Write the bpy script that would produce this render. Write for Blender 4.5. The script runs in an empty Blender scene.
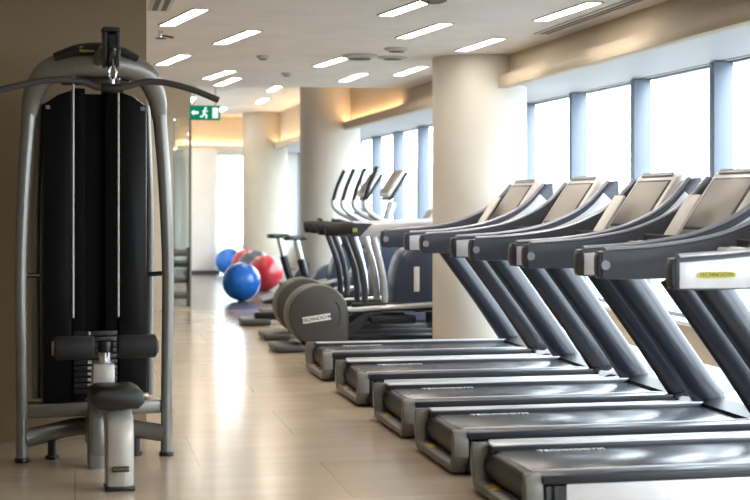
import bpy, bmesh, math, random
from mathutils import Vector, Matrix, Euler
random.seed(7)
PI = math.pi
S = bpy.context.scene
COL = S.collection
R = math.radians

# ------------------------------------------------------------------ materials
def srgb(r, g, b):
    f = lambda c: (c/12.92 if c <= .04045 else ((c+.055)/1.055)**2.4)
    return (f(r/255), f(g/255), f(b/255), 1)

def mat(name, rgb, rough=.5, metal=0., noise=0., nscale=20., bump=0., coat=0., spec=.5):
    m = bpy.data.materials.new(name); m.use_nodes = True
    nt = m.node_tree; b = nt.nodes['Principled BSDF']
    c = srgb(*rgb)
    b.inputs['Base Color'].default_value = c
    b.inputs['Roughness'].default_value = rough
    b.inputs['Metallic'].default_value = metal
    b.inputs['Coat Weight'].default_value = coat
    b.inputs['Specular IOR Level'].default_value = spec
    tc = nt.nodes.new('ShaderNodeTexCoord')
    nz = nt.nodes.new('ShaderNodeTexNoise'); nz.inputs['Scale'].default_value = nscale
    nz.inputs['Detail'].default_value = 4
    nt.links.new(tc.outputs['Object'], nz.inputs['Vector'])
    k = noise if noise else .04
    rp = nt.nodes.new('ShaderNodeValToRGB')
    rp.color_ramp.elements[0].position = .3; rp.color_ramp.elements[1].position = .7
    rp.color_ramp.elements[0].color = tuple(x*(1-k) for x in c[:3])+(1,)
    rp.color_ramp.elements[1].color = tuple(min(1, x*(1+k)) for x in c[:3])+(1,)
    nt.links.new(nz.outputs['Fac'], rp.inputs['Fac'])
    nt.links.new(rp.outputs['Color'], b.inputs['Base Color'])
    if bump:
        bp = nt.nodes.new('ShaderNodeBump'); bp.inputs['Strength'].default_value = bump
        bp.inputs['Distance'].default_value = .002
        nt.links.new(nz.outputs['Fac'], bp.inputs['Height']); nt.links.new(bp.outputs['Normal'], b.inputs['Normal'])
    return m

def emit(name, rgb, strength):
    m = bpy.data.materials.new(name); m.use_nodes = True
    nt = m.node_tree; nt.nodes.clear()
    e = nt.nodes.new('ShaderNodeEmission'); e.inputs['Color'].default_value = srgb(*rgb); e.inputs['Strength'].default_value = strength
    o = nt.nodes.new('ShaderNodeOutputMaterial'); nt.links.new(e.outputs[0], o.inputs[0])
    return m

def glass(name, tint=(245, 250, 252), gl=.06):
    m = bpy.data.materials.new(name); m.use_nodes = True
    nt = m.node_tree; nt.nodes.clear()
    t = nt.nodes.new('ShaderNodeBsdfTransparent'); t.inputs['Color'].default_value = srgb(*tint)
    g = nt.nodes.new('ShaderNodeBsdfGlossy'); g.inputs['Roughness'].default_value = .02
    mx = nt.nodes.new('ShaderNodeMixShader'); mx.inputs[0].default_value = gl
    o = nt.nodes.new('ShaderNodeOutputMaterial')
    nt.links.new(t.outputs[0], mx.inputs[1]); nt.links.new(g.outputs[0], mx.inputs[2]); nt.links.new(mx.outputs[0], o.inputs[0])
    return m

def floor_mat(name, c1, c2, rough, plank=(1.2, .9)):
    m = bpy.data.materials.new(name); m.use_nodes = True
    nt = m.node_tree; b = nt.nodes['Principled BSDF']; L = nt.links.new
    tc = nt.nodes.new('ShaderNodeTexCoord')
    br = nt.nodes.new('ShaderNodeTexBrick')
    br.inputs['Scale'].default_value = 1
    br.inputs['Brick Width'].default_value = plank[0]; br.inputs['Row Height'].default_value = plank[1]
    br.inputs['Mortar Size'].default_value = .004; br.offset = .5
    br.inputs['Color1'].default_value = srgb(*c1); br.inputs['Color2'].default_value = srgb(*c2)
    br.inputs['Mortar'].default_value = tuple(x*.75 for x in srgb(*c2)[:3])+(1,)
    L(tc.outputs['Object'], br.inputs['Vector'])
    mp = nt.nodes.new('ShaderNodeMapping'); mp.inputs['Scale'].default_value = (.7, 3., 1)
    L(tc.outputs['Object'], mp.inputs['Vector'])
    nz = nt.nodes.new('ShaderNodeTexNoise'); nz.inputs['Scale'].default_value = 1.6; nz.inputs['Detail'].default_value = 5
    L(mp.outputs[0], nz.inputs['Vector'])
    mx = nt.nodes.new('ShaderNodeMixRGB'); mx.blend_type = 'MULTIPLY'; mx.inputs[0].default_value = .55
    rp = nt.nodes.new('ShaderNodeValToRGB')
    rp.color_ramp.elements[0].position = .3; rp.color_ramp.elements[1].position = .7
    rp.color_ramp.elements[0].color = (.74, .70, .64, 1); rp.color_ramp.elements[1].color = (1, 1, 1, 1)
    L(nz.outputs['Fac'], rp.inputs[0]); L(br.outputs['Color'], mx.inputs[1]); L(rp.outputs[0], mx.inputs[2])
    L(mx.outputs[0], b.inputs['Base Color'])
    b.inputs['Roughness'].default_value = rough
    b.inputs['Specular IOR Level'].default_value = .6
    n2 = nt.nodes.new('ShaderNodeTexNoise'); n2.inputs['Scale'].default_value = 9
    L(mp.outputs[0], n2.inputs['Vector'])
    bp = nt.nodes.new('ShaderNodeBump'); bp.inputs['Strength'].default_value = .12; bp.inputs['Distance'].default_value = .004
    L(n2.outputs['Fac'], bp.inputs['Height']); L(bp.outputs[0], b.inputs['Normal'])
    return m

M = dict(
    floor=floor_mat('FloorBeige', (196, 176, 154), (187, 167, 145), .18),
    floor2=floor_mat('FloorGrey', (112, 104, 100), (104, 96, 92), .25),
    ceil=mat('CeilingPaint', (232, 231, 228), .8, nscale=3),
    white=mat('WhitePaint', (230, 227, 220), .6, nscale=2),
    cream=mat('CreamPaint', (216, 202, 180), .6, nscale=2),
    soffit=mat('SoffitPaint', (190, 177, 157), .65, nscale=2),
    tan=mat('TanWall', (148, 130, 104), .7, noise=.05, nscale=1.5),
    sillw=mat('SillWall', (203, 182, 152), .6, nscale=2),
    mull=mat('Mullion', (112, 122, 138), .4, nscale=4),
    under=mat('SoffitUnder', (186, 190, 196), .6, nscale=2),
    gnd=mat('OutsidePaving', (118, 118, 116), .8, noise=.1, nscale=1),
    dark_w=mat('BackWall', (74, 66, 56), .7, nscale=2),
    void=mat('ChannelBlack', (8, 8, 9), .7, spec=.1),
    colm=mat('ColumnPaint', (212, 207, 197), .6, nscale=2),
    mull2=mat('GlassEdge', (150, 150, 146), .4),
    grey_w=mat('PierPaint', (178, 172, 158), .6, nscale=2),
    skirt=mat('Skirting', (70, 68, 68), .5),
    glass=glass('WindowGlass'),
    pglass=glass('PartitionGlass', (230, 236, 236), .12),
    light=emit('LightStrip', (255, 244, 230), 22.),
    cove=emit('CoveStrip', (255, 208, 156), 15.),
    rail=mat('CharcoalRail', (58, 61, 72), .38, nscale=30),
    railtop=mat('RailTrim', (150, 154, 166), .3, .3, nscale=30),
    silver=mat('SilverPanel', (205, 207, 214), .3, .25, nscale=10),
    sidep=mat('SidePanel', (232, 234, 240), .25, .3, nscale=10),
    upr=mat('UprightPaint', (40, 43, 52), .3, .2, nscale=30, coat=.2),
    black=mat('BlackPlastic', (20, 20, 24), .4, nscale=40),
    blackg=mat('BlackGloss', (14, 15, 20), .12, nscale=10, coat=.4),
    belt=mat('BeltRubber', (52, 54, 62), .27, noise=.15, nscale=180, spec=.7),
    footr=mat('FootRail', (36, 38, 48), .35, nscale=60),
    brk=mat('EndCapPlastic', (112, 110, 104), .45, noise=.06, nscale=40),
    hood=mat('HoodShell', (214, 217, 226), .22, .1, nscale=10, coat=.3),
    conf=mat('ConsoleShell', (226, 223, 221), .35, .2, nscale=30),
    scr=mat('ConsoleScreen', (168, 162, 155), .4, nscale=2, spec=.4),
    paper=mat('BookletPaper', (244, 236, 226), .7, nscale=8),
    yellow=mat('YellowBadge', (190, 180, 74), .5),
    badge=mat('WhiteBadge', (240, 238, 234), .4),
    gold=mat('BrassSticker', (196, 170, 74), .35, .5),
    inkd=mat('DarkInk', (40, 44, 30), .6),
    inkw=mat('WhiteInk', (225, 225, 225), .6),
    frame=mat('MachineSilver', (128, 126, 122), .34, .5, nscale=60),
    frame2=mat('MachineSilverPale', (176, 170, 162), .38, .35, nscale=60),
    vinyl=mat('BlackVinyl', (26, 25, 26), .42, noise=.1, nscale=120, bump=.1),
    foam=mat('FoamBlack', (24, 23, 24), .75, noise=.2, nscale=200, bump=.3),
    shroud=mat('SmokedShroud', (7, 7, 11), .35, nscale=4, spec=.15),
    chrome=mat('Chrome', (210, 210, 212), .16, .95, nscale=10),
    bar=mat('BarGrip', (58, 55, 52), .5, noise=.1, nscale=150),
    green=mat('GreenPlate', (140, 168, 70), .5),
    disc=mat('DiscShell', (68, 66, 64), .4, noise=.05, nscale=30),
    discrim=mat('DiscRim', (128, 124, 112), .35, .2, nscale=30),
    shield=mat('ShieldShell', (56, 66, 88), .3, nscale=30, coat=.2),
    arm=mat('ArmSilver', (204, 208, 214), .25, .5, nscale=30),
    blueball=mat('BlueVinyl', (34, 116, 214), .26, noise=.1, nscale=6, coat=.3),
    redball=mat('RedVinyl', (170, 34, 48), .3, noise=.1, nscale=6, coat=.3),
    blackball=mat('GreyVinyl', (62, 66, 76), .3, noise=.1, nscale=6, coat=.2),
    exitg=emit('ExitGreen', (16, 120, 90), .75),
    exitw=emit('ExitWhite', (215, 245, 230), 1.0),
    vent=mat('VentDark', (96, 92, 86), .6),
    ventw=mat('VentWhite', (196, 194, 188), .5),
    extg=mat('OutsideRender', (168, 166, 158), .8, noise=.1, nscale=1),
    leaf=mat('OutsideLeaf', (190, 214, 196), .8, noise=.3, nscale=6),
)

# ------------------------------------------------------------------ mesh builder
def catmull(pts, n=6, closed=False):
    P = [Vector(p) for p in pts]; out = []
    m = len(P)
    rng = range(m if closed else m-1)
    for i in rng:
        p1, p2 = P[i], P[(i+1) % m]
        p0 = P[(i-1) % m] if closed or i > 0 else p1*2-p2
        p3 = P[(i+2) % m] if closed or i+2 < m else p2*2-p1
        for k in range(n):
            t = k/n
            out.append(.5*((2*p1)+(p2-p0)*t+(2*p0-5*p1+4*p2-p3)*t*t+(3*p1-p0-3*p2+p3)*t**3))
    if not closed: out.append(P[-1])
    return out

class MB:
    def __init__(self): self.bm = bmesh.new()
    def box(self, c, s, bev=0., rot=None, seg=2):
        t = bmesh.new()
        bmesh.ops.create_cube(t, size=1)
        bmesh.ops.scale(t, vec=s, verts=t.verts)
        if bev: bmesh.ops.bevel(t, geom=t.edges[:], offset=bev, segments=seg, affect='EDGES', profile=.5)
        mt = Matrix.Translation(c)
        if rot is not None: mt = mt @ (rot if isinstance(rot, Matrix) else Euler(rot).to_matrix().to_4x4())
        bmesh.ops.transform(t, matrix=mt, verts=t.verts)
        self._add(t); return self
    def bx(self, x0, x1, y0, y1, z0, z1, bev=0.):
        return self.box(((x0+x1)/2, (y0+y1)/2, (z0+z1)/2), (x1-x0, y1-y0, z1-z0), bev)
    def _add(self, t):
        me = bpy.data.meshes.new('t'); t.to_mesh(me); t.free(); self.bm.from_mesh(me); bpy.data.meshes.remove(me)
    def cyl(self, a, b, r, r2=None, seg=24, bev=0.):
        a, b = Vector(a), Vector(b); d = b-a
        t = bmesh.new()
        bmesh.ops.create_cone(t, cap_ends=True, segments=seg, radius1=r, radius2=r if r2 is None else r2, depth=d.length)
        if bev:
            e = [e for e in t.edges if abs(e.verts[0].co.z-e.verts[1].co.z) < 1e-6]
            bmesh.ops.bevel(t, geom=e, offset=bev, segments=2, affect='EDGES', profile=.5)
        q = d.to_track_quat('Z', 'Y').to_matrix().to_4x4()
        bmesh.ops.transform(t, matrix=Matrix.Translation((a+b)/2) @ q, verts=t.verts)
        self._add(t); return self
    def tube(self, pts, r, seg=12, smooth=6, ry=None, up=(0, 1, 0)):
        """sweep an ellipse (r along the in-plane normal, ry along 'up') along a path"""
        rs = r if isinstance(r, (list, tuple)) else [r]*len(pts)
        if smooth:
            Q = catmull(pts, smooth)
            rr = []
            for i in range(len(pts)-1):
                for k in range(smooth): rr.append(rs[i]+(rs[i+1]-rs[i])*k/smooth)
            rr.append(rs[-1])
        else: Q = [Vector(p) for p in pts]; rr = list(rs)
        up = Vector(up); rings = []; bm = self.bm
        for i, p in enumerate(Q):
            t = (Q[min(i+1, len(Q)-1)]-Q[max(i-1, 0)]).normalized()
            u = up-t*up.dot(t)
            if u.length < 1e-3: u = Vector((1, 0, 0))-t*t.x
            u.normalize(); n = t.cross(u)
            k = (ry/rs[0] if ry else 1)
            rings.append([bm.verts.new(p+n*rr[i]*math.cos(2*PI*j/seg)+u*rr[i]*k*math.sin(2*PI*j/seg)) for j in range(seg)])
        for a, b in zip(rings, rings[1:]):
            for j in range(seg): bm.faces.new((a[j], a[(j+1) % seg], b[(j+1) % seg], b[j]))
        bm.faces.new(rings[0][::-1]); bm.faces.new(rings[-1]); return self
    def prism(self, poly, a, b, axis='y', bev=0.):
        """extrude a 2-D outline; axis y: poly is (x,z); axis x: poly is (y,z); axis z: poly is (x,y)"""
        f = {'y': lambda p, h: (p[0], h, p[1]), 'x': lambda p, h: (h, p[0], p[1]), 'z': lambda p, h: (p[0], p[1], h)}[axis]
        t = bmesh.new()
        A = [t.verts.new(f(p, a)) for p in poly]; B = [t.verts.new(f(p, b)) for p in poly]
        n = len(poly)
        t.faces.new(A); t.faces.new(B[::-1])
        for i in range(n): t.faces.new((A[i], B[i], B[(i+1) % n], A[(i+1) % n]))
        bmesh.ops.recalc_face_normals(t, faces=t.faces[:])
        if bev:
            e = [e for e in t.edges if abs((Vector(e.verts[0].co)-Vector(e.verts[1].co))['xyz'.index(axis)]) < 1e-6]
            bmesh.ops.bevel(t, geom=e, offset=bev, segments=2, affect='EDGES', profile=.5)
        self._add(t); return self
    def lathe(self, prof, c=(0, 0, 0), seg=40, axis='z'):
        bm = self.bm; rings = []; c = Vector(c)
        f = {'z': lambda r, h, a: Vector((r*math.cos(a), r*math.sin(a), h)), 'y': lambda r, h, a: Vector((r*math.cos(a), h, r*math.sin(a))),
             'x': lambda r, h, a: Vector((h, r*math.cos(a), r*math.sin(a)))}[axis]
        for r, h in prof:
            rings.append([bm.verts.new(c+f(max(r, 1e-4), h, 2*PI*j/seg)) for j in range(seg)])
        for a, b in zip(rings, rings[1:]):
            for j in range(seg): bm.faces.new((a[j], a[(j+1) % seg], b[(j+1) % seg], b[j]))
        bm.faces.new(rings[0][::-1]); bm.faces.new(rings[-1]); return self
    def ball(self, c, r, sc=(1, 1, 1), u=32, v=20):
        t = bmesh.new(); bmesh.ops.create_uvsphere(t, u_segments=u, v_segments=v, radius=r)
        bmesh.ops.scale(t, vec=sc, verts=t.verts)
        bmesh.ops.translate(t, vec=c, verts=t.verts); self._add(t); return self
    def build(self, name, m, parent=None, sharp=35):
        bmesh.ops.recalc_face_normals(self.bm, faces=self.bm.faces[:])
        me = bpy.data.meshes.new(name); self.bm.to_mesh(me); self.bm.free()
        me.materials.append(m); me.shade_smooth(); me.set_sharp_from_angle(angle=R(sharp))
        o = bpy.data.objects.new(name, me); COL.objects.link(o); o.parent = parent
        return o

def text(name, s, size, m, parent, loc, rot, bold=.0):
    cu = bpy.data.curves.new('t', 'FONT'); cu.body = s; cu.size = size; cu.extrude = .0008; cu.offset = bold
    cu.align_x = 'CENTER'; cu.align_y = 'CENTER'
    to = bpy.data.objects.new('t', cu); COL.objects.link(to)
    me = bpy.data.meshes.new_from_object(to.evaluated_get(bpy.context.evaluated_depsgraph_get()))
    bpy.data.objects.remove(to); bpy.data.curves.remove(cu)
    me.materials.clear(); me.materials.append(m)
    o = bpy.data.objects.new(name, me); COL.objects.link(o); o.parent = parent; o.location = loc; o.rotation_euler = rot
    return o

def tag(o, label, cat, group=None):
    o['label'] = label; o['category'] = cat
    if group: o['group'] = group
    return o
def thing(name, label, cat, loc=(0, 0, 0), rz=0, group=None):
    o = bpy.data.objects.new(name, None); COL.objects.link(o); o.location = loc; o.rotation_euler = (0, 0, rz)
    o.empty_display_size = .1
    return tag(o, label, cat, group)
def struct(name, mb, m, parent=None, sharp=35):
    o = mb.build(name, m, parent, sharp); o['kind'] = 'structure'; return o
def copy_tree(o, parent=None):
    c = o.copy(); COL.objects.link(c); c.parent = parent
    for ch in list(o.children): copy_tree(ch, c)
    return c
def copy_thing(o, loc, label, rz=None):
    c = copy_tree(o); c.location = loc; c['label'] = label
    if rz is not None: c.rotation_euler = (0, 0, rz)
    return c

# ------------------------------------------------------------------ dimensions
ZC, ZH = 2.52, 2.88         # main ceiling, raised far ceiling
XS, XW = 3.52, 4.35         # soffit face, window wall
ZS = 2.28                   # soffit underside
SILL, HEAD = .42, 2.265
YE = 28.5                   # end wall
YSTEP = 15.3

# ------------------------------------------------------------------ room shell
struct('floor', MB().bx(-4, 4.6, -4, 17.6, -.1, 0), M['floor'])
struct('floor_far', MB().bx(-4, 4.6, 17.6, YE+.3, -.1, 0), M['floor2'])
struct('ceiling', MB().bx(-4, XS, -4, YSTEP, ZC, ZC+.1), M['ceil'])
struct('ceiling_far', MB().bx(-4, XS, YSTEP, YE+.3, ZH, ZH+.1), M['ceil'])
struct('trim_1', MB().bx(-4, XS, YSTEP-.1, YSTEP, ZC+.1, ZH), M['white'])      # riser of the ceiling step
# soffit over the windows
struct('wall_soffit', MB().bx(XS, XW+.12, -4, YE, ZS, ZH+.1), M['soffit'])
struct('trim_2', MB().bx(XS-.1, XS, -4, YE-1.6, ZS-.04, ZS+.025, .006).bx(XS-.1, XS-.088, -4, YE-1.6, ZS+.02, ZS+.06), M['soffit'])
struct('trim_3', MB().bx(XS, XW+.12, -4, YE, ZS-.008, ZS), M['under'])
struct('trim_4', MB().bx(XS-.07, XS-.03, YSTEP+.3, YE-1.8, ZS+.031, ZS+.045), M['cove'])
# window wall
struct('wall_right', MB().bx(XW, XW+.12, -4, YE, 0, SILL), M['sillw'])
struct('trim_5', MB().bx(XW-.1, XW+.14, -4, YE, SILL, SILL+.03, .006), M['white'])
struct('trim_6', MB().bx(XW, XW+.12, -4, YE, HEAD, ZS-.008), M['under'])
ys = [10.8+1.46*k for k in range(-10, 13)]
for i, y in enumerate(ys):
    w = bpy.data.objects.new('window_%d' % (i+1), None); COL.objects.link(w); w['kind'] = 'structure'; w.location = (XW, y, 0)
    m_ = MB().bx(-.07, .075, -.04, .04, SILL+.03, HEAD, .006).build('mullion', M['mull'], w); m_['kind'] = 'structure'
    g = MB().bx(.08, .092, .045, 1.46-.045, SILL+.05, HEAD-.02).build('pane', M['glass'], w); g['kind'] = 'structure'
    f = MB().bx(.04, .1, .045, 1.415, HEAD-.012, HEAD).bx(.04, .1, .045, 1.415, SILL+.03, SILL+.06).build('window_frame', M['mull'], w); f['kind'] = 'structure'
# left walls
struct('wall_left', MB().bx(-3.4, .385, 8.12, 8.35, 0, ZC), M['tan'])
struct('wall_far_left', MB().bx(-4.1, -4, -4, YE, 0, ZH), M['tan'])
struct('wall_behind', MB().bx(-4, 4.4, -4.1, -4, 0, ZH), M['dark_w'])
struct('wall_left_return', MB().bx(-4, -3.4, 8.12, 8.35, 0, ZC), M['tan'])
# partition with a narrow glazed strip
struct('wall_partition', MB().bx(-4, 1.155, 17.6, 17.72, 0, ZH), M['cream'])
struct('trim_7', MB().bx(1.155, 1.37, 17.6, 17.72, 2.32, ZH).bx(1.155, 1.37, 17.6, 17.72, 0, .04), M['cream'])
struct('trim_8', MB().bx(1.352, 1.37, 17.58, 17.74, .04, 2.32), M['mull2'])
w = bpy.data.objects.new('window_40', None); COL.objects.link(w); w['kind'] = 'structure'; w.location = (1.155, 17.65, 0)
MB().bx(0, .197, 0, .01, .04, 2.32).build('pane', M['pglass'], w)['kind'] = 'structure'
struct('wall_corridor', MB().bx(1.30, 1.37, 20.6, YE, 0, ZH), M['white'])
struct('wall_store', MB().bx(-4, 1.37, 20.5, 20.6, 0, ZH), M['white'])
# end of the hall
struct('wall_end', MB().bx(-4, 2.70, YE, YE+.15, 0, ZH).bx(3.3, XW+.12, YE, YE+.15, 0, ZH).bx(2.70, 3.3, YE, YE+.15, 2.2, ZH), M['white'])
w = bpy.data.objects.new('window_41', None); COL.objects.link(w); w['kind'] = 'structure'; w.location = (2.7, YE+.05, 0)
MB().bx(0, .6, 0, .01, .02, 2.2).build('pane', M['glass'], w)['kind'] = 'structure'
MB().bx(.0, .04, -.02, .04, 0, 2.2).bx(.56, .6, -.02, .04, 0, 2.2).bx(.04, .56, -.02, .04, 0, .05).build('window_frame', M['mull'], w)['kind'] = 'structure'
struct('wall_pier', MB().box((2.22, 26.6, 1.14), (.62, .6, 2.28), .12, seg=5), M['white'])
struct('wall_bulkhead', MB().bx(1.37, XS, 26.9, YE, ZS, ZH), M['cream'])
struct('trim_9', MB().bx(1.37, 3.42, 26.8, 26.9, ZS-.04, ZS+.025).bx(1.37, 3.42, 26.8, 26.812, ZS+.02, ZS+.06), M['white'])
struct('trim_10', MB().bx(1.5, 3.4, 26.83, 26.87, ZS+.031, ZS+.045), M['cove'])
struct('baseboard_end', MB().bx(1.9, 2.55, 26.26, 26.29, 0, .07), M['skirt'])
# round columns
def column(name, x, y, r, top, m):
    prof = [(r, 0), (r, top)]
    return struct(name, MB().lathe(prof, (x, y, 0), 64), m)
column('column_near', 3.37, 11.97, .40, ZC, M['colm'])
column('column_middle', 3.30, 19.0, .40, ZH, M['colm'])
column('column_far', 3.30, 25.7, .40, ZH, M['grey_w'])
# a planted neighbour building and greenery outside the windows
tag(MB().bx(6.2, 7.0, 24.2, 26.6, -1, 1.95, .02).bx(6.15, 6.25, 24.6, 25.2, .6, 1.5).build('outside_wall', M['extg']), 'grey rendered outbuilding seen outside the far windows', 'building')
b_ = MB()
for k in range(40):
    b_.ball((2.9+random.uniform(-.25, .35), YE+2.0+random.uniform(-.3, .3), random.uniform(.0, 1.9)), random.uniform(.08, .16), u=8, v=6)
o = b_.build('outdoor_shrub', M['leaf']); tag(o, 'pale green shrub outside the bright end window', 'shrub')
struct('ground_outside', MB().bx(-8, 60, YE+.3, 80, -1.2, -1.0).bx(XW+.14, 60, -40, YE+.3, -1.2, -1.0), M['gnd'])

# ------------------------------------------------------------------ ceiling fittings
def ceiling_light(x, y, z, label, rz=0., ln=.92, w=.095):
    t = thing('ceiling_light', label, 'light', (x, y, z), rz, 'recessed ceiling light strips')
    MB().bx(-w/2-.012, w/2+.012, -ln/2-.012, -ln/2, -.006, .002).bx(-w/2-.012, w/2+.012, ln/2, ln/2+.012, -.006, .002)\
        .bx(-w/2-.012, -w/2, -ln/2, ln/2, -.006, .002).bx(w/2, w/2+.012, -ln/2, ln/2, -.006, .002).build('light_frame', M['ventw'], t)
    MB().bx(-w/2, w/2, -ln/2, ln/2, -.004, .001).build('diffuser', M['light'], t)
    return t
z = ZC-.001
LIGHTS = [
    (.70, 9.69, z, 'long ceiling light strip above the pulldown machine, nearest to the tan wall'),
    (1.17, 10.78, z, 'ceiling light strip right of the one above the pulldown machine'),
    (.82, 12.6, z, 'ceiling light strip just beyond the pull bar, behind the tan wall edge'),
    (2.05, 8.85, z, 'ceiling light strip cut by the top edge, in the middle of the ceiling'),
    (2.43, 10.1, z, 'ceiling light strip above the round air vent, toward the camera'),
    (3.08, 8.9, z, 'large ceiling light strip beside the slot vent near the soffit'),
    (3.07, 10.9, z, 'ceiling light strip in front of the near round column'),
    (2.19, 12.45, z, 'ceiling light strip left of the round air vent'),
    (2.66, 14.0, z, 'short bright ceiling light strip at the ceiling edge behind the air vent'),
    (3.05, 13.2, z, 'ceiling light strip beside the warm lit soffit'),
    (1.35, 13.98, z, 'ceiling light strip in the left row above the far corridor'),
    (1.51, 14.85-.1, z, 'ceiling light strip closest to the ceiling step, left row'),
]
for (x, y, zz, lab), a_ in zip(LIGHTS, (10, 10, 9, 8, 6, 3, 3, 7, 2, 2, 9, 6)): ceiling_light(x, y, zz, lab, rz=R(a_))
zh = ZH-.001
for x, y, lab in [(1.75, 22.6, 'small far ceiling light strip beside the exit sign'), (2.72, 20.2, 'warm ceiling light strip left of the middle column'),
                  (2.86, 22.6, 'farther of two light strips left of the middle column'), (2.45, 24.9, 'ceiling light strip above the exercise balls, far end'),
                  (2.05, 25.0, 'faint farthest ceiling light strip right of the exit sign')]:
    ceiling_light(x, y, zh, lab)
for x in (2.2, 3.05):  # extra unseen strips, added to fill the room with light
    for y in (-1.5, 2., 5.5):
        t = ceiling_light(x, y, z, 'unseen ceiling light strip added behind the camera for fill')
# vents and detectors
t = thing('slot_vent', 'long thin slot vent in the ceiling along the soffit', 'vent', (3.31, 8.75, ZC))
MB().bx(-.06, .06, -1.35, 1.35, -.008, .002, .002).build('vent_frame', M['ventw'], t)
MB().bx(-.03, -.008, -1.3, 1.3, -.0095, 0).build('slot', M['vent'], t); MB().bx(.008, .03, -1.3, 1.3, -.0095, 0).build('slot', M['vent'], t)
t = thing('slot_vent', 'dark slot vent at the top of the photo beside the tan wall', 'vent', (.52, 8.9, ZC))
MB().bx(-.07, .07, -.45, .45, -.008, .002, .002).build('vent_frame', M['ventw'], t)
MB().bx(-.045, -.012, -.42, .42, -.0095, 0).build('slot', M['vent'], t); MB().bx(.012, .045, -.42, .42, -.0095, 0).build('slot', M['vent'], t)
def round_fit(name, x, y, r, h, label, cat, zc=ZC, m='ventw'):
    t = thing(name, label, cat, (x, y, zc))
    MB().lathe([(r, 0), (r, -h*.4), (r*.75, -h*.8), (r*.4, -h)], seg=28).build('housing', M[m], t)
    MB().lathe([(r*.6, -h*.85), (r*.6, -h*1.05), (.3*r, -h*1.15)], seg=24).build('grille', M['vent'], t)
    return t
round_fit('air_vent', 2.32, 11.9, .15, .035, 'larger round ceiling air vent with a dark centre', 'vent')
round_fit('air_vent', 2.50, 11.3, .10, .03, 'smaller round ceiling vent just right of the larger one', 'vent')
round_fit('air_vent', 2.62, 12.0, .13, .02, 'flat round ceiling vent furthest right of the three', 'vent')
round_fit('smoke_detector', 1.54, 12.12, .055, .03, 'small round detector on the ceiling left of the middle light strips', 'detector')
round_fit('smoke_detector', 1.96, 13.67, .05, .03, 'tiny round detector near the ceiling edge', 'detector')
round_fit('ceiling_speaker', 2.12, 8.55, .08, .02, 'dark round ceiling speaker at the top edge of the photo', 'speaker', m='vent')
t = thing('ceiling_sprinkler', 'small sprinkler head on the ceiling above the pulldown machine arch', 'sprinkler', (.60, 10.5, ZC))
MB().cyl((0, 0, 0), (0, 0, -.05), .018).build('stem', M['chrome'], t)
MB().cyl((0, 0, -.05), (0, 0, -.055), .04).cyl((-.0, 0, -.03), (.09, 0, -.045), .008).build('deflector', M['vent'], t)
# exit sign
t = thing('exit_sign', 'green emergency exit sign with white pictograms hung from the ceiling', 'sign', (1.47, 16.9, 2.33))
MB().bx(-.175, .175, -.02, .02, -.085, .085, .008).build('sign_box', M['exitg'], t)
MB().cyl((-.12, 0, .085), (-.12, 0, ZH-2.33), .006).build('hanger', M['chrome'], t)
MB().cyl((.12, 0, .085), (.12, 0, ZH-2.33), .006).build('hanger', M['chrome'], t)
pm = MB()   # running figure
pm.ball((.006, -.023, .052), .014, (1, .2, 1), 12, 8)
for a, b, r_ in [((-.005, .035), (-.012, -.01), .012), ((-.012, -.01), (.02, -.03), .009), ((.02, -.03), (.012, -.065), .008), ((-.012, -.01), (-.03, -.045), .009),
                 ((-.03, -.045), (-.055, -.045), .008), ((-.003, .03), (.03, .012), .007), ((-.003, .03), (-.03, .01), .007)]:
    pm.cyl((a[0], -.021, a[1]), (b[0], -.021, b[1]), r_, seg=8)
pm.build('running_figure', M['exitw'], t)
MB().prism([(-.16, 0), (-.125, .035), (-.125, .014), (-.075, .014), (-.075, -.014), (-.125, -.014), (-.125, -.035)], -.024, -.02).build('arrow', M['exitw'], t)
MB().bx(.085, .15, -.024, -.02, -.06, .06).build('door_symbol', M['exitw'], t)

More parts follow.
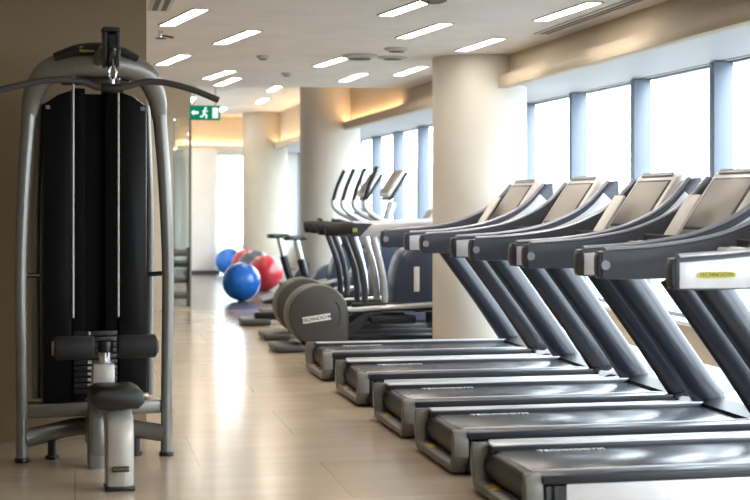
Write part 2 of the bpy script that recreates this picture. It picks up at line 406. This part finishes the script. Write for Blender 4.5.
# ------------------------------------------------------------------ treadmills
def offset_poly(top, bot): return [tuple(p) for p in top]+[tuple(p) for p in reversed(bot)]
RT = [(.60, 1.035), (.608, 1.062), (.64, 1.075), (.93, 1.095), (1.2, 1.14), (1.40, 1.215), (1.53, 1.295), (1.62, 1.385), (1.665, 1.435)]
RB = [(.60, .985), (.608, .957), (.64, .945), (.95, .945), (1.25, .965), (1.48, 1.03), (1.64, 1.14), (1.73, 1.28), (1.73, 1.44)]
def sm2(pts, n=5): return [(p.x, p.y) for p in catmull([(a, b, 0) for a, b in pts], n)]
def build_treadmill(label):
    T = thing('treadmill', label, 'treadmill', (1.75, 0, 0), 0, 'row of treadmills facing the windows')
    # rear end cap: one U-shaped moulding
    def U(w, zb, zt, r=.05, n=5):
        pts = []
        for cx, cz, a0 in ((w-r*.5, zt-r*.6, 0), (-w+r*.5, zt-r*.6, 90)): pass
        pts = [(-w, zb+r), (-w+r, zb), (w-r, zb), (w, zb+r)]
        # outer top corners rounded
        pts += [(w, zt-r)] + [(w-r*.6+r*.6*math.cos(R(a)), zt-r+r*math.sin(R(a))) for a in (30, 60, 90)]
        pts += [(w-.05, zt), (w-.055, zb+.075), (w-.085, zb+.03), (-w+.085, zb+.03), (-w+.055, zb+.075), (-w+.05, zt)]
        pts += [(-w+r*.6-r*.6*math.cos(R(a)), zt-r+r*math.sin(R(a))) for a in (90, 60, 30)] + [(-w, zt-r)]
        return pts
    MB().prism(U(.42, .045, .195, .06), 0, .075, 'x', .008).build('end_cap', M['brk'], T)
    MB().box((.035, .16, .0765), (.045, .11, .003), .001).build('sticker', M['gold'], T)
    MB().cyl((.105, -.37, .122), (.105, .37, .122), .054, seg=28).build('roller', M['black'], T)
    # body under the belt
    MB().prism([(.07, .06), (2.05, .06), (2.12, .10), (2.12, .16), (.12, .16), (.12, .10), (.07, .075)], -.405, .405, 'y', .006).build('base_frame', M['black'], T)
    MB().bx(.09, 1.62, -.29, .29, .15, .178, .008).build('belt', M['belt'], T)
    for s in (-1, 1):
        fr = MB().bx(.07, 1.58, min(s*.295, s*.42), max(s*.295, s*.42), .164, .19, .006).build('foot_rail', M['footr'], T)
        t0, t1 = (.312, .412) if s > 0 else (.296, .306)  # far strip paints the window reflection in silver; near strip is real trim
        MB().bx(.08, 1.6, min(s*t0, s*t1), max(s*t0, s*t1), .186, .193, .002).build('trim_sheen', M['silver'], fr)
        sp = MB().bx(.17, 1.82, min(s*.405, s*.418), max(s*.405, s*.418), .055, .163, .004).build('side_panel', M['sidep'], T)
        MB().bx(.08, .10, min(s*.40, s*.421), max(s*.40, s*.421), .05, .16, .003).bx(.115, .135, min(s*.40, s*.421), max(s*.40, s*.421), .05, .16, .003).bx(.07, .175, min(s*.38, s*.412), max(s*.38, s*.412), .056, .158).build('corner_rib', M['black'], T)
    text('belt_lettering', 'TECHNOGYM', .05, M['inkw'], T, (.42, .24, .1788), (0, 0, -PI/2+PI/2))
    # motor hood
    hp = [(1.60, .186), (1.72, .20), (1.88, .245), (2.02, .262), (2.12, .245), (2.17, .18), (2.17, .10), (2.02, .07), (1.85, .15), (1.60, .15)]
    hd = MB().prism(hp, -.425, .425, 'y', .015).build('motor_hood', M['hood'], T)
    MB().prism([(1.575, .176), (1.66, .194), (1.69, .2), (1.69, .21), (1.66, .205), (1.575, .19)], -.43, .43, 'y').build('hood_edge', M['black'], hd)
    for sx in (.25, 1.95):
        for sy in (-.3, .3):
            MB().cyl((sx, sy, 0), (sx, sy, .065), .03, .022, bev=.004).build('foot', M['black'], T)
    # the deck is a little taller than first drawn: stretch its parts in height
    def stretch(o):
        if o.name.startswith('foot') and not o.name.startswith('foot_rail'): return
        if o.name.startswith('belt_lettering'): o.location.z = .012+(o.location.z-.045)*1.367; return
        for v in o.data.vertices: v.co.z = .012+(v.co.z-.045)*1.367
        for c_ in o.children: stretch(c_)
    for o_ in list(T.children): stretch(o_)
    # uprights
    for s in (-1, 1):
        y = s*.375
        MB().tube([(1.70, y, .15), (1.42, y, .55), (1.12, y, .96)], [.088, .082, .085], 20, 5, ry=.05).build('upright', M['upr'], T)
        # handrail
        yo, yi = s*.455, s*.385
        top, bot = sm2(RT), sm2(RB)
        hr = MB().prism(offset_poly(top, bot), min(yo, yi), max(yo, yi), 'y', .012).build('handrail', M['rail'], T)
        # pale outer panel following the rail
        tp = [(.632, 1.055), (.93, 1.077), (1.2, 1.112), (1.40, 1.18), (1.53, 1.265), (1.62, 1.36)]
        bt = [(.632, .952), (.95, .952), (1.25, .972), (1.47, 1.035), (1.62, 1.145), (1.705, 1.28)]
        yp = s*.4555
        op = MB().prism(offset_poly(sm2(tp), sm2(bt)), min(yp, yp+s*.006), max(yp, yp+s*.006), 'y', .002).build('outer_panel', M['silver'], hr)
        bd = MB().prism([(.79+.088*math.copysign(abs(math.cos(t_))**.6, math.cos(t_)), 1.005+.015*math.copysign(abs(math.sin(t_))**.6, math.sin(t_))) for t_ in [k*PI/14 for k in range(28)]], s*.4615, s*.4635, 'y').build('badge', M['yellow'], hr)
        if s < 0: text('lettering', 'TECHNOGYM', .024, M['inkd'], hr, (.79, s*.464, 1.005), (PI/2, 0, 0))
        # light rim along the top edge
        rim = MB()
        rim.tube([(x, s*.42, zz+.003) for x, zz in RT[2:]], .012, 8, 5, ry=.03); rim.build('top_trim', M['railtop'], hr)
        MB().cyl((.635, s*.384, 1.01), (.635, s*.378, 1.01), .022, seg=20).build('end_button', M['railtop'], hr)
    # console, tilted toward the runner
    a = R(56)
    rot = Matrix.Rotation(-(PI/2-a)+0, 4, 'Y').inverted()
    def pt(u, v, w):   # u along the slope, v across, w out of the face
        ux, uz = math.cos(a), math.sin(a)
        return (1.435+u*ux-w*uz, v, 1.13+u*uz+w*ux)
    Rm = Matrix(((math.cos(a), 0, -math.sin(a), 0), (0, 1, 0, 0), (math.sin(a), 0, math.cos(a), 0), (0, 0, 0, 1)))
    c = MB().box(pt(.205, 0, -.03), (.42, .62, .07), .032, Rm, 4).build('console', M['conf'], T)
    MB().box(pt(.19, 0, .0065), (.33, .50, .006), .002, Rm).build('screen_bezel', M['rail'], c)
    MB().box(pt(.19, 0, .0105), (.30, .46, .004), .0015, Rm).build('screen', M['scr'], c)
    MB().box(pt(.395, 0, .008), (.03, .46, .016), .007, Rm).build('console_cap', M['railtop'], c)
    for s in (-1, 1):
        MB().box(pt(.18, s*.35, -.05), (.34, .085, .05), .015, Rm).build('console_arm', M['rail'], T)
    tr = MB().bx(1.24, 1.46, -.30, .30, 1.085, 1.11, .008).bx(1.24, 1.255, -.30, .30, 1.10, 1.13, .004).build('tray', M['black'], T)
    MB().cyl((1.20, -.385, 1.075), (1.20, .385, 1.075), .016, seg=16).build('cross_bar', M['conf'], T)
    for s in (-1, 1):
        MB().cyl((1.20, s*.07, 1.075), (1.20, s*.27, 1.075), .021, seg=16, bev=.004).build('pulse_grip', M['paper'], T)
    kk = MB().box((1.13, -.1, 1.09), (.06, .05, .04), .012).cyl((1.14, -.1, 1.08), (1.2, -.1, 1.075), .008).build('stop_switch', M['black'], T)
    # rear shell of the console
    MB().prism([(1.52, 1.14), (1.65, 1.24), (1.70, 1.37), (1.668, 1.425), (1.59, 1.32), (1.5, 1.18)], -.36, .36, 'y', .01).build('console_back', M['hood'], T)
    return T
TY = [10.79, 9.46, 8.165, 7.08, 5.96]
TL = ['dark grey treadmill nearest the round white column, farthest of the row of five',
      'second treadmill from the round white column, no booklet beside its screen',
      'middle treadmill of the row of five, booklet in its tray',
      'fourth treadmill from the round column, its screen the largest in view',
      'nearest treadmill, console outside the photo, large yellow badge on its pale rail']
T1 = build_treadmill(TL[0]); T1.location.y = TY[0]
for k in range(1, 5): copy_thing(T1, (1.75, TY[k], 0), TL[k])
# booklets in the trays
for k, lab in ((0, 'white booklet propped in the tray of the treadmill nearest the round column'),
               (2, 'white booklet propped in the tray of the middle treadmill'),
               (3, 'white booklet propped in the tray of the fourth treadmill from the column')):
    t = thing('booklet', lab, 'booklet', (1.75+1.335, TY[k]+.17, 1.111), 0, 'booklets in the treadmill trays')
    Rm = Matrix.Rotation(R(33), 4, 'Y')
    MB().box(Rm @ Vector((0, 0, .135)), (.012, .16, .26), .002, Rm).build('pages', M['paper'], t)
    MB().box(Rm @ Vector((-.0075, 0, .135)), (.003, .164, .264), .001, Rm).build('cover', M['badge'], t)

# ------------------------------------------------------------------ lat pulldown machine
def build_lat():
    T = thing('lat_pulldown_machine', 'silver and black lat pulldown machine standing before the tan wall', 'exercise machine', (.10, 7.52, 0), R(4))
    for s in (-1, 1):
        MB().tube([(s*.36, 0, .015), (s*.362, 0, .4), (s*.366, -.01, .95), (s*.35, -.005, 1.4), (s*.325, 0, 1.75)], [.029, .029, .03, .033, .036], 20, 6).build('upright', M['frame'], T)
        MB().cyl((s*.36, 0, 0), (s*.36, 0, .022), .038, seg=24, bev=.004).build('upright_foot', M['black'], T)
        MB().tube([(s*.285, .12, .30), (s*.288, .12, 1.2), (s*.268, .10, 1.8)], .022, 14, 5).build('rear_tube', M['frame'], T)
        MB().cyl((s*.27, .02, .93), (s*.345, 0, .935), .012, seg=12).build('link_rod', M['black'], T)
    ar = [(-.325, 0, 1.73), (-.305, -.03, 1.84), (-.24, -.08, 1.945), (-.12, -.12, 1.985), (0, -.13, 1.99), (.12, -.12, 1.985), (.24, -.08, 1.945), (.305, -.03, 1.84), (.325, 0, 1.73)]
    MB().tube(ar, [.038, .05, .06, .064, .066, .064, .06, .05, .038], 20, 6, ry=.03).build('arch', M['frame'], T)
    cp = MB().tube([(-.205, -.115, 2.015), (-.1, -.135, 2.052), (0, -.14, 2.062), (.1, -.135, 2.052), (.19, -.115, 2.02)], [.024, .03, .032, .03, .024], 16, 6, ry=.05).build('arch_pad', M['vinyl'], T)
    MB().box((-.055, -.196, 2.052), (.075, .006, .028), .002).build('badge', M['green'], cp)
    text('lettering', 'TECHNOGYM', .012, M['inkd'], cp, (-.055, -.2, 2.052), (PI/2, 0, 0))
    # boom and pulley
    MB().tube([(.0, -.13, 2.0), (.02, -.35, 2.03), (.03, -.48, 2.03)], .035, 14, 5).build('boom', M['frame'], T)
    ph = MB().prism([(y, zz) for y, zz in sm2([(-.58, 2.02), (-.55, 2.095), (-.48, 2.11), (-.42, 2.08), (-.41, 2.0), (-.45, 1.94), (-.53, 1.945)], 4)], -.005, .012, 'x', .004)
    ph.prism([(y, zz) for y, zz in sm2([(-.58, 2.02), (-.55, 2.095), (-.48, 2.11), (-.42, 2.08), (-.41, 2.0), (-.45, 1.94), (-.53, 1.945)], 4)], .052, .069, 'x', .004)
    P_ = ph.build('pulley_housing', M['rail'], T)
    MB().cyl((.014, -.5, 2.02), (.05, -.5, 2.02), .088, seg=32, bev=.006).build('pulley_wheel', M['blackg'], P_)
    MB().box((.032, -.5, 2.115), (.085, .1, .022), .008).build('pulley_cap', M['black'], P_)
    MB().cyl((.032, -.565, 2.0), (.032, -.57, 1.93), .006, seg=10).build('cable', M['black'], T)
    cb = MB().tube([(.032+.016*math.cos(t_), -.57, 1.905+.032*math.sin(t_)) for t_ in [k*2*PI/12 for k in range(13)]], .005, 8, 2)
    cb.cyl((.032, -.57, 1.875), (.032, -.57, 1.845), .011, seg=12).build('carabiner', M['chrome'], T)
    # pull bar
    bp = [(-.555, -.60, 1.79), (-.42, -.59, 1.83), (-.25, -.58, 1.866), (-.11, -.57, 1.862), (-.04, -.57, 1.838), (.032, -.57, 1.833), (.105, -.57, 1.845), (.18, -.57, 1.866), (.28, -.58, 1.864), (.41, -.59, 1.832), (.53, -.60, 1.785)]
    pb = MB().tube(bp, .0155, 14, 6).build('pull_bar', M['bar'], T)
    MB().cyl((-.02, -.57, 1.835), (.084, -.57, 1.835), .022, seg=16, bev=.004).build('bar_hub', M['black'], pb)
    # shroud
    def panel(x0, x1, zt0, zt1): return [(x0, .295), (x1, .295), (x1, zt1), ((x0+x1)/2, (zt0+zt1)/2+.012), (x0, zt0)]
    L_ = MB().prism(panel(-.258, -.115, 1.79, 1.865), -.02, .26, 'y', .012).build('shroud_panel', M['shroud'], T)
    R_ = MB().prism(panel(.115, .258, 1.865, 1.79), -.02, .26, 'y', .012).build('shroud_panel', M['shroud'], T)
    MB().bx(-.115, -.05, 0, .26, .295, 1.875, .006).bx(.05, .115, 0, .26, .295, 1.875, .006).build('shroud_centre', M['void'], T)
    MB().bx(-.05, .05, .05, .26, .30, 1.85).build('stack_channel', M['void'], T)
    MB().bx(-.17, .17, -.05, .02, 1.89, 1.94, .01).build('top_plate', M['black'], T)
    for s in (-1, 1):
        rd = MB().cyl((s*.112, -.045, .72), (s*.112, -.045, 1.93), .0058, seg=12).build('guide_rod', M['frame2'], T)
        MB().ball((s*.112, -.045, 1.925), .016, u=12, v=8).build('rod_end', M['chrome'], rd)
        MB().box((s*.236, -.024, 1.775), (.022, .006, .02), .002).build('shroud_bolt', M['frame'], L_ if s < 0 else R_)
    st = MB()
    for k in range(11): st.bx(-.108, .108, -.03, .0, .335+k*.029, .359+k*.029, .002)
    st = st.build('weight_plates', M['black'], T); st['kind'] = 'stuff'
    for k in range(11):
        text('weight_number', str(5+5*(10-k)), .02, M['inkw'], st, (-.03, -.0315, .347+k*.029), (PI/2, 0, 0), .0005)
    # lower frame
    for s in (-1, 1):
        MB().tube([(s*.35, 0, .115), (s*.24, .05, .13), (s*.10, .10, .15), (0, .11, .152)], .046, 16, 6, ry=.03, up=(0, 1, 0)).build('base_beam', M['frame'], T)
        MB().cyl((s*.21, .05, 0), (s*.21, .05, .09), .022, seg=16).cyl((s*.21, .05, 0), (s*.21, .05, .018), .034, seg=20).build('leveling_foot', M['black'], T)
    MB().bx(-.34, .34, .0, .10, .215, .29, .015).build('cross_beam', M['frame'], T)
    MB().bx(-.045, .035, -.30, .12, .06, .26, .02).build('spine_beam', M['frame'], T)
    # seat
    MB().prism([(y, zz) for y, zz in [(-.17, 0), (-.17, .35), (-.19, .40), (-.25, .40), (-.29, .36), (-.29, 0)]], -.055, .045, 'x', .02).build('rear_pedestal', M['frame'], T)
    sc_ = [(-.87, .0), (-.88, .22), (-.865, .30), (-.82, .35), (-.74, .37), (-.55, .37), (-.25, .36), (-.25, .27), (-.55, .29), (-.68, .28), (-.73, .24), (-.75, .0)]
    cm = MB().prism([(y, zz) for y, zz in sc_], -.022, .102, 'x', .028).build('seat_column', M['frame2'], T)
    MB().bx(-.026, .106, -.885, -.745, 0, .02, .006).build('column_base', M['black'], cm)
    MB().box((.04, -.884, .10), (.075, .004, .026), .0015).build('badge_plate', M['black'], cm)
    text('lettering', 'TECHNOGYM', .012, M['gold'], cm, (.04, -.8875, .10), (PI/2, 0, 0))
    MB().prism([(-.06, .365), (.12, .365), (.15, .395), (.142, .44), (.11, .46), (-.05, .46), (-.082, .44), (-.09, .395)], -.89, -.60, 'y', .02).build('seat', M['vinyl'], T)
    MB().cyl((.14, -.70, .405), (.185, -.70, .405), .012, seg=12, bev=.003).build('seat_pin', M['chrome'], T)
    ps = MB().bx(-.05, .055, -.46, -.36, .35, .53, .012).build('roller_post', M['frame2'], T)
    MB().cyl((.01, -.40, .53), (.01, -.40, .62), .028, seg=20).build('adjuster', M['chrome'], ps)
    MB().cyl((.01, -.47, .585), (.01, -.47, .64), .035, seg=20, bev=.006).build('adjuster_knob', M['black'], ps)
    for s in (-1, 1):
        k = MB().cyl((.01+s*.055, -.47, .61), (.01+s*.24, -.47, .61), .056, seg=28, bev=.012).build('knee_roller', M['foam'], T)
        MB().cyl((.01+s*.24, -.47, .61), (.01+s*.25, -.47, .61), .035, seg=20, bev=.003).build('roller_cap', M['frame'], k)
    return T
build_lat()

# ------------------------------------------------------------------ cross trainers with a big rear disc housing
def build_disc_trainer(label):
    T = thing('cross_trainer', label, 'exercise machine', (1.75, 0, 0), 0, 'cross trainers with round rear housings')
    # local x forward from 1.75 world; y centre; near side is -y
    prof = []
    for k in range(0, 25):
        a_ = R(-48-k*(228/24.))     # from lower right over the left to the upper right
    arc = [(.32+.265*math.cos(R(a_)), .315+.265*math.sin(R(a_))) for a_ in range(20, 251, 10)]
    poly = [(.575, .06), (.59, .10), (.59, .34)] + arc + [(.24, .06)]
    d = MB().prism(poly, -.24, .10, 'y', .03).build('disc_housing', M['disc'], T)
    rimp = [Vector((.32+.258*math.cos(R(a_)), -.205, .315+.258*math.sin(R(a_)))) for a_ in range(20, 231, 10)]
    MB().tube(rimp, .014, 8, 0).build('disc_rim', M['discrim'], d)
    MB().box((.30, -.242, .29), (.25, .006, .055), .002, (0, R(-8), 0)).build('badge', M['badge'], d)
    text('lettering', 'TECHNOGYM', .043, M['inkd'], d, (.30, -.2465, .29), (PI/2, R(-8), 0), .0008)
    arc2 = [Vector((.32+.19*math.cos(R(a_)), -.24, .315+.19*math.sin(R(a_)))) for a_ in range(-30, 41, 10)]
    MB().tube(arc2, .004, 6, 0).build('disc_groove', M['black'], d)
    MB().box((.06, -.06, .035), (.26, .48, .06), .025, None, 3).build('rear_foot', M['disc'], T)
    MB().bx(.2, 2.0, -.10, .08, .04, .12, .02).build('base_rail', M['black'], T)
    MB().box((1.95, 0, .035), (.22, .6, .06), .025).build('front_foot', M['disc'], T)
    for s in (-1, 1):
        MB().tube([(.55, s*.19, .36), (.95, s*.20, .375), (1.5, s*.2, .40)], .026, 12, 4).build('pedal_arm', M['arm'], T)
        MB().box((.98, s*.21, .27), (.42, .15, .07), .025).build('pedal', M['black'], T)
        y = s*.18
        MB().prism(offset_poly(sm2([(.5, 1.10), (.9, 1.112), (1.3, 1.125), (1.7, 1.15)]), sm2([(.5, .995), (.9, 1.0), (1.3, 1.02), (1.7, 1.06)])), y-.03, y+.03, 'y', .015).build('side_rail', M['silver'], T)
        MB().tube([(.385, y, 1.055), (.43, y, 1.058), (.62, y, 1.06)], [.05, .056, .056], 16, 3, ry=.05).build('grip', M['foam'], T)
        y2 = s*.178
        MB().prism([(.50, 1.112), (.80, 1.112), (.69, .998), (.50, .998)], min(y2+s*.03, y2+s*.036), max(y2+s*.03, y2+s*.036), 'y').build('rail_cover', M['rail'], T)
        MB().box((.59, y2+s*.0375, 1.055), (.15, .003, .035), .001).build('rail_badge', M['yellow'], T)
        MB().tube([(.60, y, 1.02), (.70, y, .75), (.735, y, .56), (.74, y, .40)], .028, 12, 5, ry=.025).build('upright', M['rail'], T)
        MB().tube([(.80, y, 1.02), (.88, y, .75), (.915, y, .56), (.92, y, .40)], .03, 12, 5, ry=.025).build('upright', M['arm'], T)
        MB().bx(.62, 1.9, y-.03, y+.03, .34, .42, .015).prism([(.75, .34), (.9, .34), (.5, .05), (.35, .05)], y-.025, y+.025, 'y', .008).bx(.35, 1.9, y-.03, y+.03, .03, .09, .015).prism([(1.6, .06), (1.75, .06), (1.75, .36), (1.6, .36)], y-.025, y+.025, 'y', .008).build('side_base', M['black'], T)
    MB().prism(sm2([(1.02, .40), (1.02, .66), (1.10, .86), (1.28, .90), (1.5, .80), (1.56, .55), (1.5, .36), (1.2, .32)], 4), -.2, .2, 'y', .03).build('front_shield', M['shield'], T)
    MB().box((1.20, -.203, .62), (.05, .006, .22), .002).build('shield_badge', M['badge'], T)
    MB().tube([(1.75, 0, .1), (1.8, 0, .6), (1.8, 0, 1.05), (1.78, 0, 1.2)], .05, 14, 5).build('mast', M['arm'], T)
    MB().box((1.76, 0, 1.27), (.05, .34, .26), .02, (0, R(32), 0)).build('console', M['conf'], T)
    MB().box((1.73, 0, 1.288), (.01, .26, .19), .003, (0, R(32), 0)).build('screen', M['scr'], T)
    return T
C1 = build_disc_trainer('cross trainer with the nearest round grey disc housing, beyond the far treadmill'); C1.location = (1.75, 12.72, 0)
copy_thing(C1, (1.80, 13.85, 0), 'cross trainer half hidden behind the nearest disc housing, second of the two')

# ------------------------------------------------------------------ ellipticals with swinging handles (behind)
def build_elliptical(label, fx=.12):
    T = thing('elliptical_trainer', label, 'exercise machine', (1.75, 0, 0), 0, 'ellipticals with tall swing handles')
    MB().box((fx, 0, .035), (.30, .52, .06), .025).build('rear_foot', M['disc'], T)
    MB().box((1.9, 0, .035), (.24, .56, .06), .025).build('front_foot', M['disc'], T)
    MB().bx(fx, 1.95, -.07, .07, .05, .13, .02).build('base_rail', M['black'], T)
    sh = MB().prism(sm2([(1.2, .12), (1.15, .45), (1.25, .72), (1.48, .84), (1.75, .78), (1.95, .5), (1.95, .2), (1.85, .1)], 4), -.16, .16, 'y', .03).build('drive_shell', M['shield'], T)
    MB().box((1.42, -.163, .5), (.06, .006, .26), .002).build('shell_badge', M['badge'], sh)
    MB().tube([(1.55, 0, .78), (1.55, 0, 1.05), (1.62, 0, 1.3)], .05, 14, 5).build('mast', M['arm'], T)
    # console
    c = MB().box((1.62, 0, 1.50), (.05, .40, .34), .02, (0, R(33), 0)).build('console', M['conf'], T)
    MB().box((1.592, 0, 1.518), (.012, .33, .27), .003, (0, R(33), 0)).build('screen', M['scr'], c)
    MB().box((1.65, 0, 1.47), (.03, .42, .36), .01, (0, R(33), 0)).build('console_back', M['rail'], c)
    for s in (-1, 1):
        MB().tube([(1.25, s*.31, 1.31), (1.30, s*.32, 1.48), (1.385, s*.31, 1.675)], .021, 12, 5).build('handle_grip', M['foam'], T)
        MB().tube([(1.25, s*.31, 1.32), (1.262, s*.305, 1.24), (1.35, s*.30, 1.16), (1.50, s*.28, 1.08), (1.66, s*.26, .98), (1.74, s*.25, .8)], .026, 12, 5).build('swing_arm', M['arm'], T)
        MB().tube([(1.40, s*.18, 1.16), (1.50, s*.20, 1.1), (1.56, s*.12, 1.06), (1.57, 0, 1.05)], .018, 10, 5).build('fixed_handle', M['rail'], T)
        MB().box((.80, s*.15, .34), (.42, .16, .06), .02).build('pedal', M['black'], T)
        MB().tube([(.35, s*.15, .18), (.8, s*.15, .30), (1.3, s*.15, .42)], .022, 10, 4).build('pedal_arm', M['arm'], T)
    return T
E1 = build_elliptical('elliptical with the clearer beige screen, second beyond the disc trainers'); E1.location = (1.75, 15.45, 0)
E2 = build_elliptical('elliptical farthest back, its screen behind black swing handles', .5); E2.location = (1.75, 16.75, 0)

# ------------------------------------------------------------------ upright bikes
def build_bike(label):
    T = thing('exercise_bike', label, 'exercise bike', (2.3, 0, 0), 0, 'upright exercise bikes')
    MB().box((.1, 0, .03), (.14, .5, .05), .02).build('rear_foot', M['black'], T)
    MB().box((1.1, 0, .03), (.14, .5, .05), .02).build('front_foot', M['black'], T)
    MB().prism(sm2([(.35, .08), (.5, .45), (.78, .56), (1.0, .5), (1.14, .3), (1.1, .08)], 4), -.09, .09, 'y', .03).build('drive_shell', M['shield'], T)
    MB().tube([(.08, 0, .06), (.5, 0, .12), (1.12, 0, .06)], .04, 12, 4).build('base_rail', M['black'], T)
    MB().tube([(.46, 0, .12), (.36, 0, .38), (.30, 0, .60)], .05, 14, 4).build('post_sleeve', M['black'], T)
    MB().tube([(.30, 0, .60), (.26, 0, .76), (.245, 0, .84)], .038, 14, 4).build('seat_post', M['arm'], T)
    MB().prism(sm2([(.08, 0), (.10, .10), (.18, .10), (.28, .04), (.36, .025), (.38, 0), (.36, -.025), (.28, -.04), (.18, -.10), (.10, -.10)], 3), .83, .885, 'z', .018).build('saddle', M['vinyl'], T)
    MB().tube([(.92, 0, .5), (.98, 0, .8), (.95, 0, 1.05)], .045, 14, 4).build('handlebar_post', M['arm'], T)
    for s in (-1, 1):
        MB().tube([(.95, 0, 1.02), (.90, s*.16, 1.04), (.72, s*.22, 1.08)], .018, 10, 4).build('handlebar', M['foam'], T)
        c = MB().box((.68+s*.12, s*.14, .30+s*.08), (.03, .02, .18), .006, (0, s*R(45), 0)).build('crank', M['arm'], T)
        MB().box((.68+s*.19, s*.2, .30+s*.15), (.1, .1, .025), .008).build('pedal', M['black'], T)
    MB().box((1.0, 0, 1.14), (.04, .28, .2), .02, (0, R(30), 0)).build('console', M['conf'], T)
    MB().box((.976, 0, 1.152), (.01, .22, .14), .003, (0, R(30), 0)).build('screen', M['scr'], T)
    return T
B1 = build_bike('exercise bike with a black saddle in front of the middle column'); B1.location = (2.42, 17.75, 0)
copy_thing(B1, (2.36, 18.85, 0), 'exercise bike with its saddle just right of the red balls')
# a further bike mostly hidden by the near column: only its console end shows
copy_thing(B1, (2.60, 14.72, 0), 'exercise bike between the cross trainers and ellipticals, console beside the column edge')

# ------------------------------------------------------------------ exercise balls
def exercise_ball(x, y, r, m, label):
    prof = [(r*math.sin(PI*k/40), r-r*math.cos(PI*k/40)) for k in range(1, 40)]
    t = thing('exercise_ball', label, 'exercise ball', (x, y, 0), random.uniform(0, 3), 'exercise balls on the far floor')
    # shallow moulded ribs round the ball
    pr = []
    for k in range(1, 80):
        a = PI*k/80; rr = r*(1+.004*math.cos(a*40)) if .6 < a < PI-.6 else r
        pr.append((rr*math.sin(a), r-rr*math.cos(a)))
    body = MB().lathe(pr, (0, 0, 0), 48).build('ball_body', m, t, 80)
    MB().cyl((0, -r*.985, r), (0, -r*1.006, r), .012, seg=12).build('valve_plug', M['badge'], t)
exercise_ball(2.14, 19.1, .253, M['blueball'], 'front blue exercise ball, the nearest of the balls')
exercise_ball(2.72, 21.2, .26, M['redball'], 'large red exercise ball right of the front blue ball')
exercise_ball(2.69, 26.0, .24, M['blueball'], 'blue exercise ball behind, near the bright end window')
exercise_ball(2.84, 24.6, .25, M['redball'], 'red exercise ball peeking out above the front blue ball')
exercise_ball(2.77, 22.9, .27, M['blackball'], 'dark grey exercise ball between and behind the blue and red ones')

# ------------------------------------------------------------------ rack of step platforms behind the glazed strip
t = thing('step_rack', 'black rack of step platforms behind the narrow glass strip', 'rack', (1.19, 18.6, 0))
for xx in (-.22, .22):
    MB().bx(xx-.015, xx+.015, -.15, .15, 0, .72, .004).build('rack_post', M['black'], t)
for zz in (.12, .32, .52, .66):
    MB().box((0, 0, zz), (.42, .34, .05), .012, (R(6), 0, 0)).build('shelf', M['black'], t)

# ------------------------------------------------------------------ light
w = bpy.data.worlds.new('World'); S.world = w; w.use_nodes = True
bg = w.node_tree.nodes['Background']; bg.inputs['Color'].default_value = (.93, .97, 1, 1); bg.inputs['Strength'].default_value = 8.2
pl = bpy.data.lights.new('window_portal', 'AREA'); pl.shape = 'RECTANGLE'; pl.size = 1.85; pl.size_y = 32; pl.cycles.is_portal = True
po = bpy.data.objects.new('window_portal', pl); COL.objects.link(po); po.location = (XW+.2, 12.2, 1.33); po.rotation_euler = (0, R(90), 0)

# ------------------------------------------------------------------ camera
cam = bpy.data.cameras.new('Camera'); co = bpy.data.objects.new('Camera', cam); COL.objects.link(co)
co.location = (0, 0, 1.3); co.rotation_euler = (PI/2, 0, -math.atan(300/1458.33))
cam.lens = 70; cam.sensor_width = 36; cam.shift_y = -.064; cam.clip_end = 200
cam.dof.use_dof = True; cam.dof.focus_distance = 8.6; cam.dof.aperture_fstop = 2.8
S.camera = co
S.view_settings.view_transform = 'Standard'
S.view_settings.look = 'None'
S.view_settings.exposure = .64
S.cycles.use_denoising = True
S.cycles.max_bounces = 10; S.cycles.diffuse_bounces = 5; S.cycles.transparent_max_bounces = 12
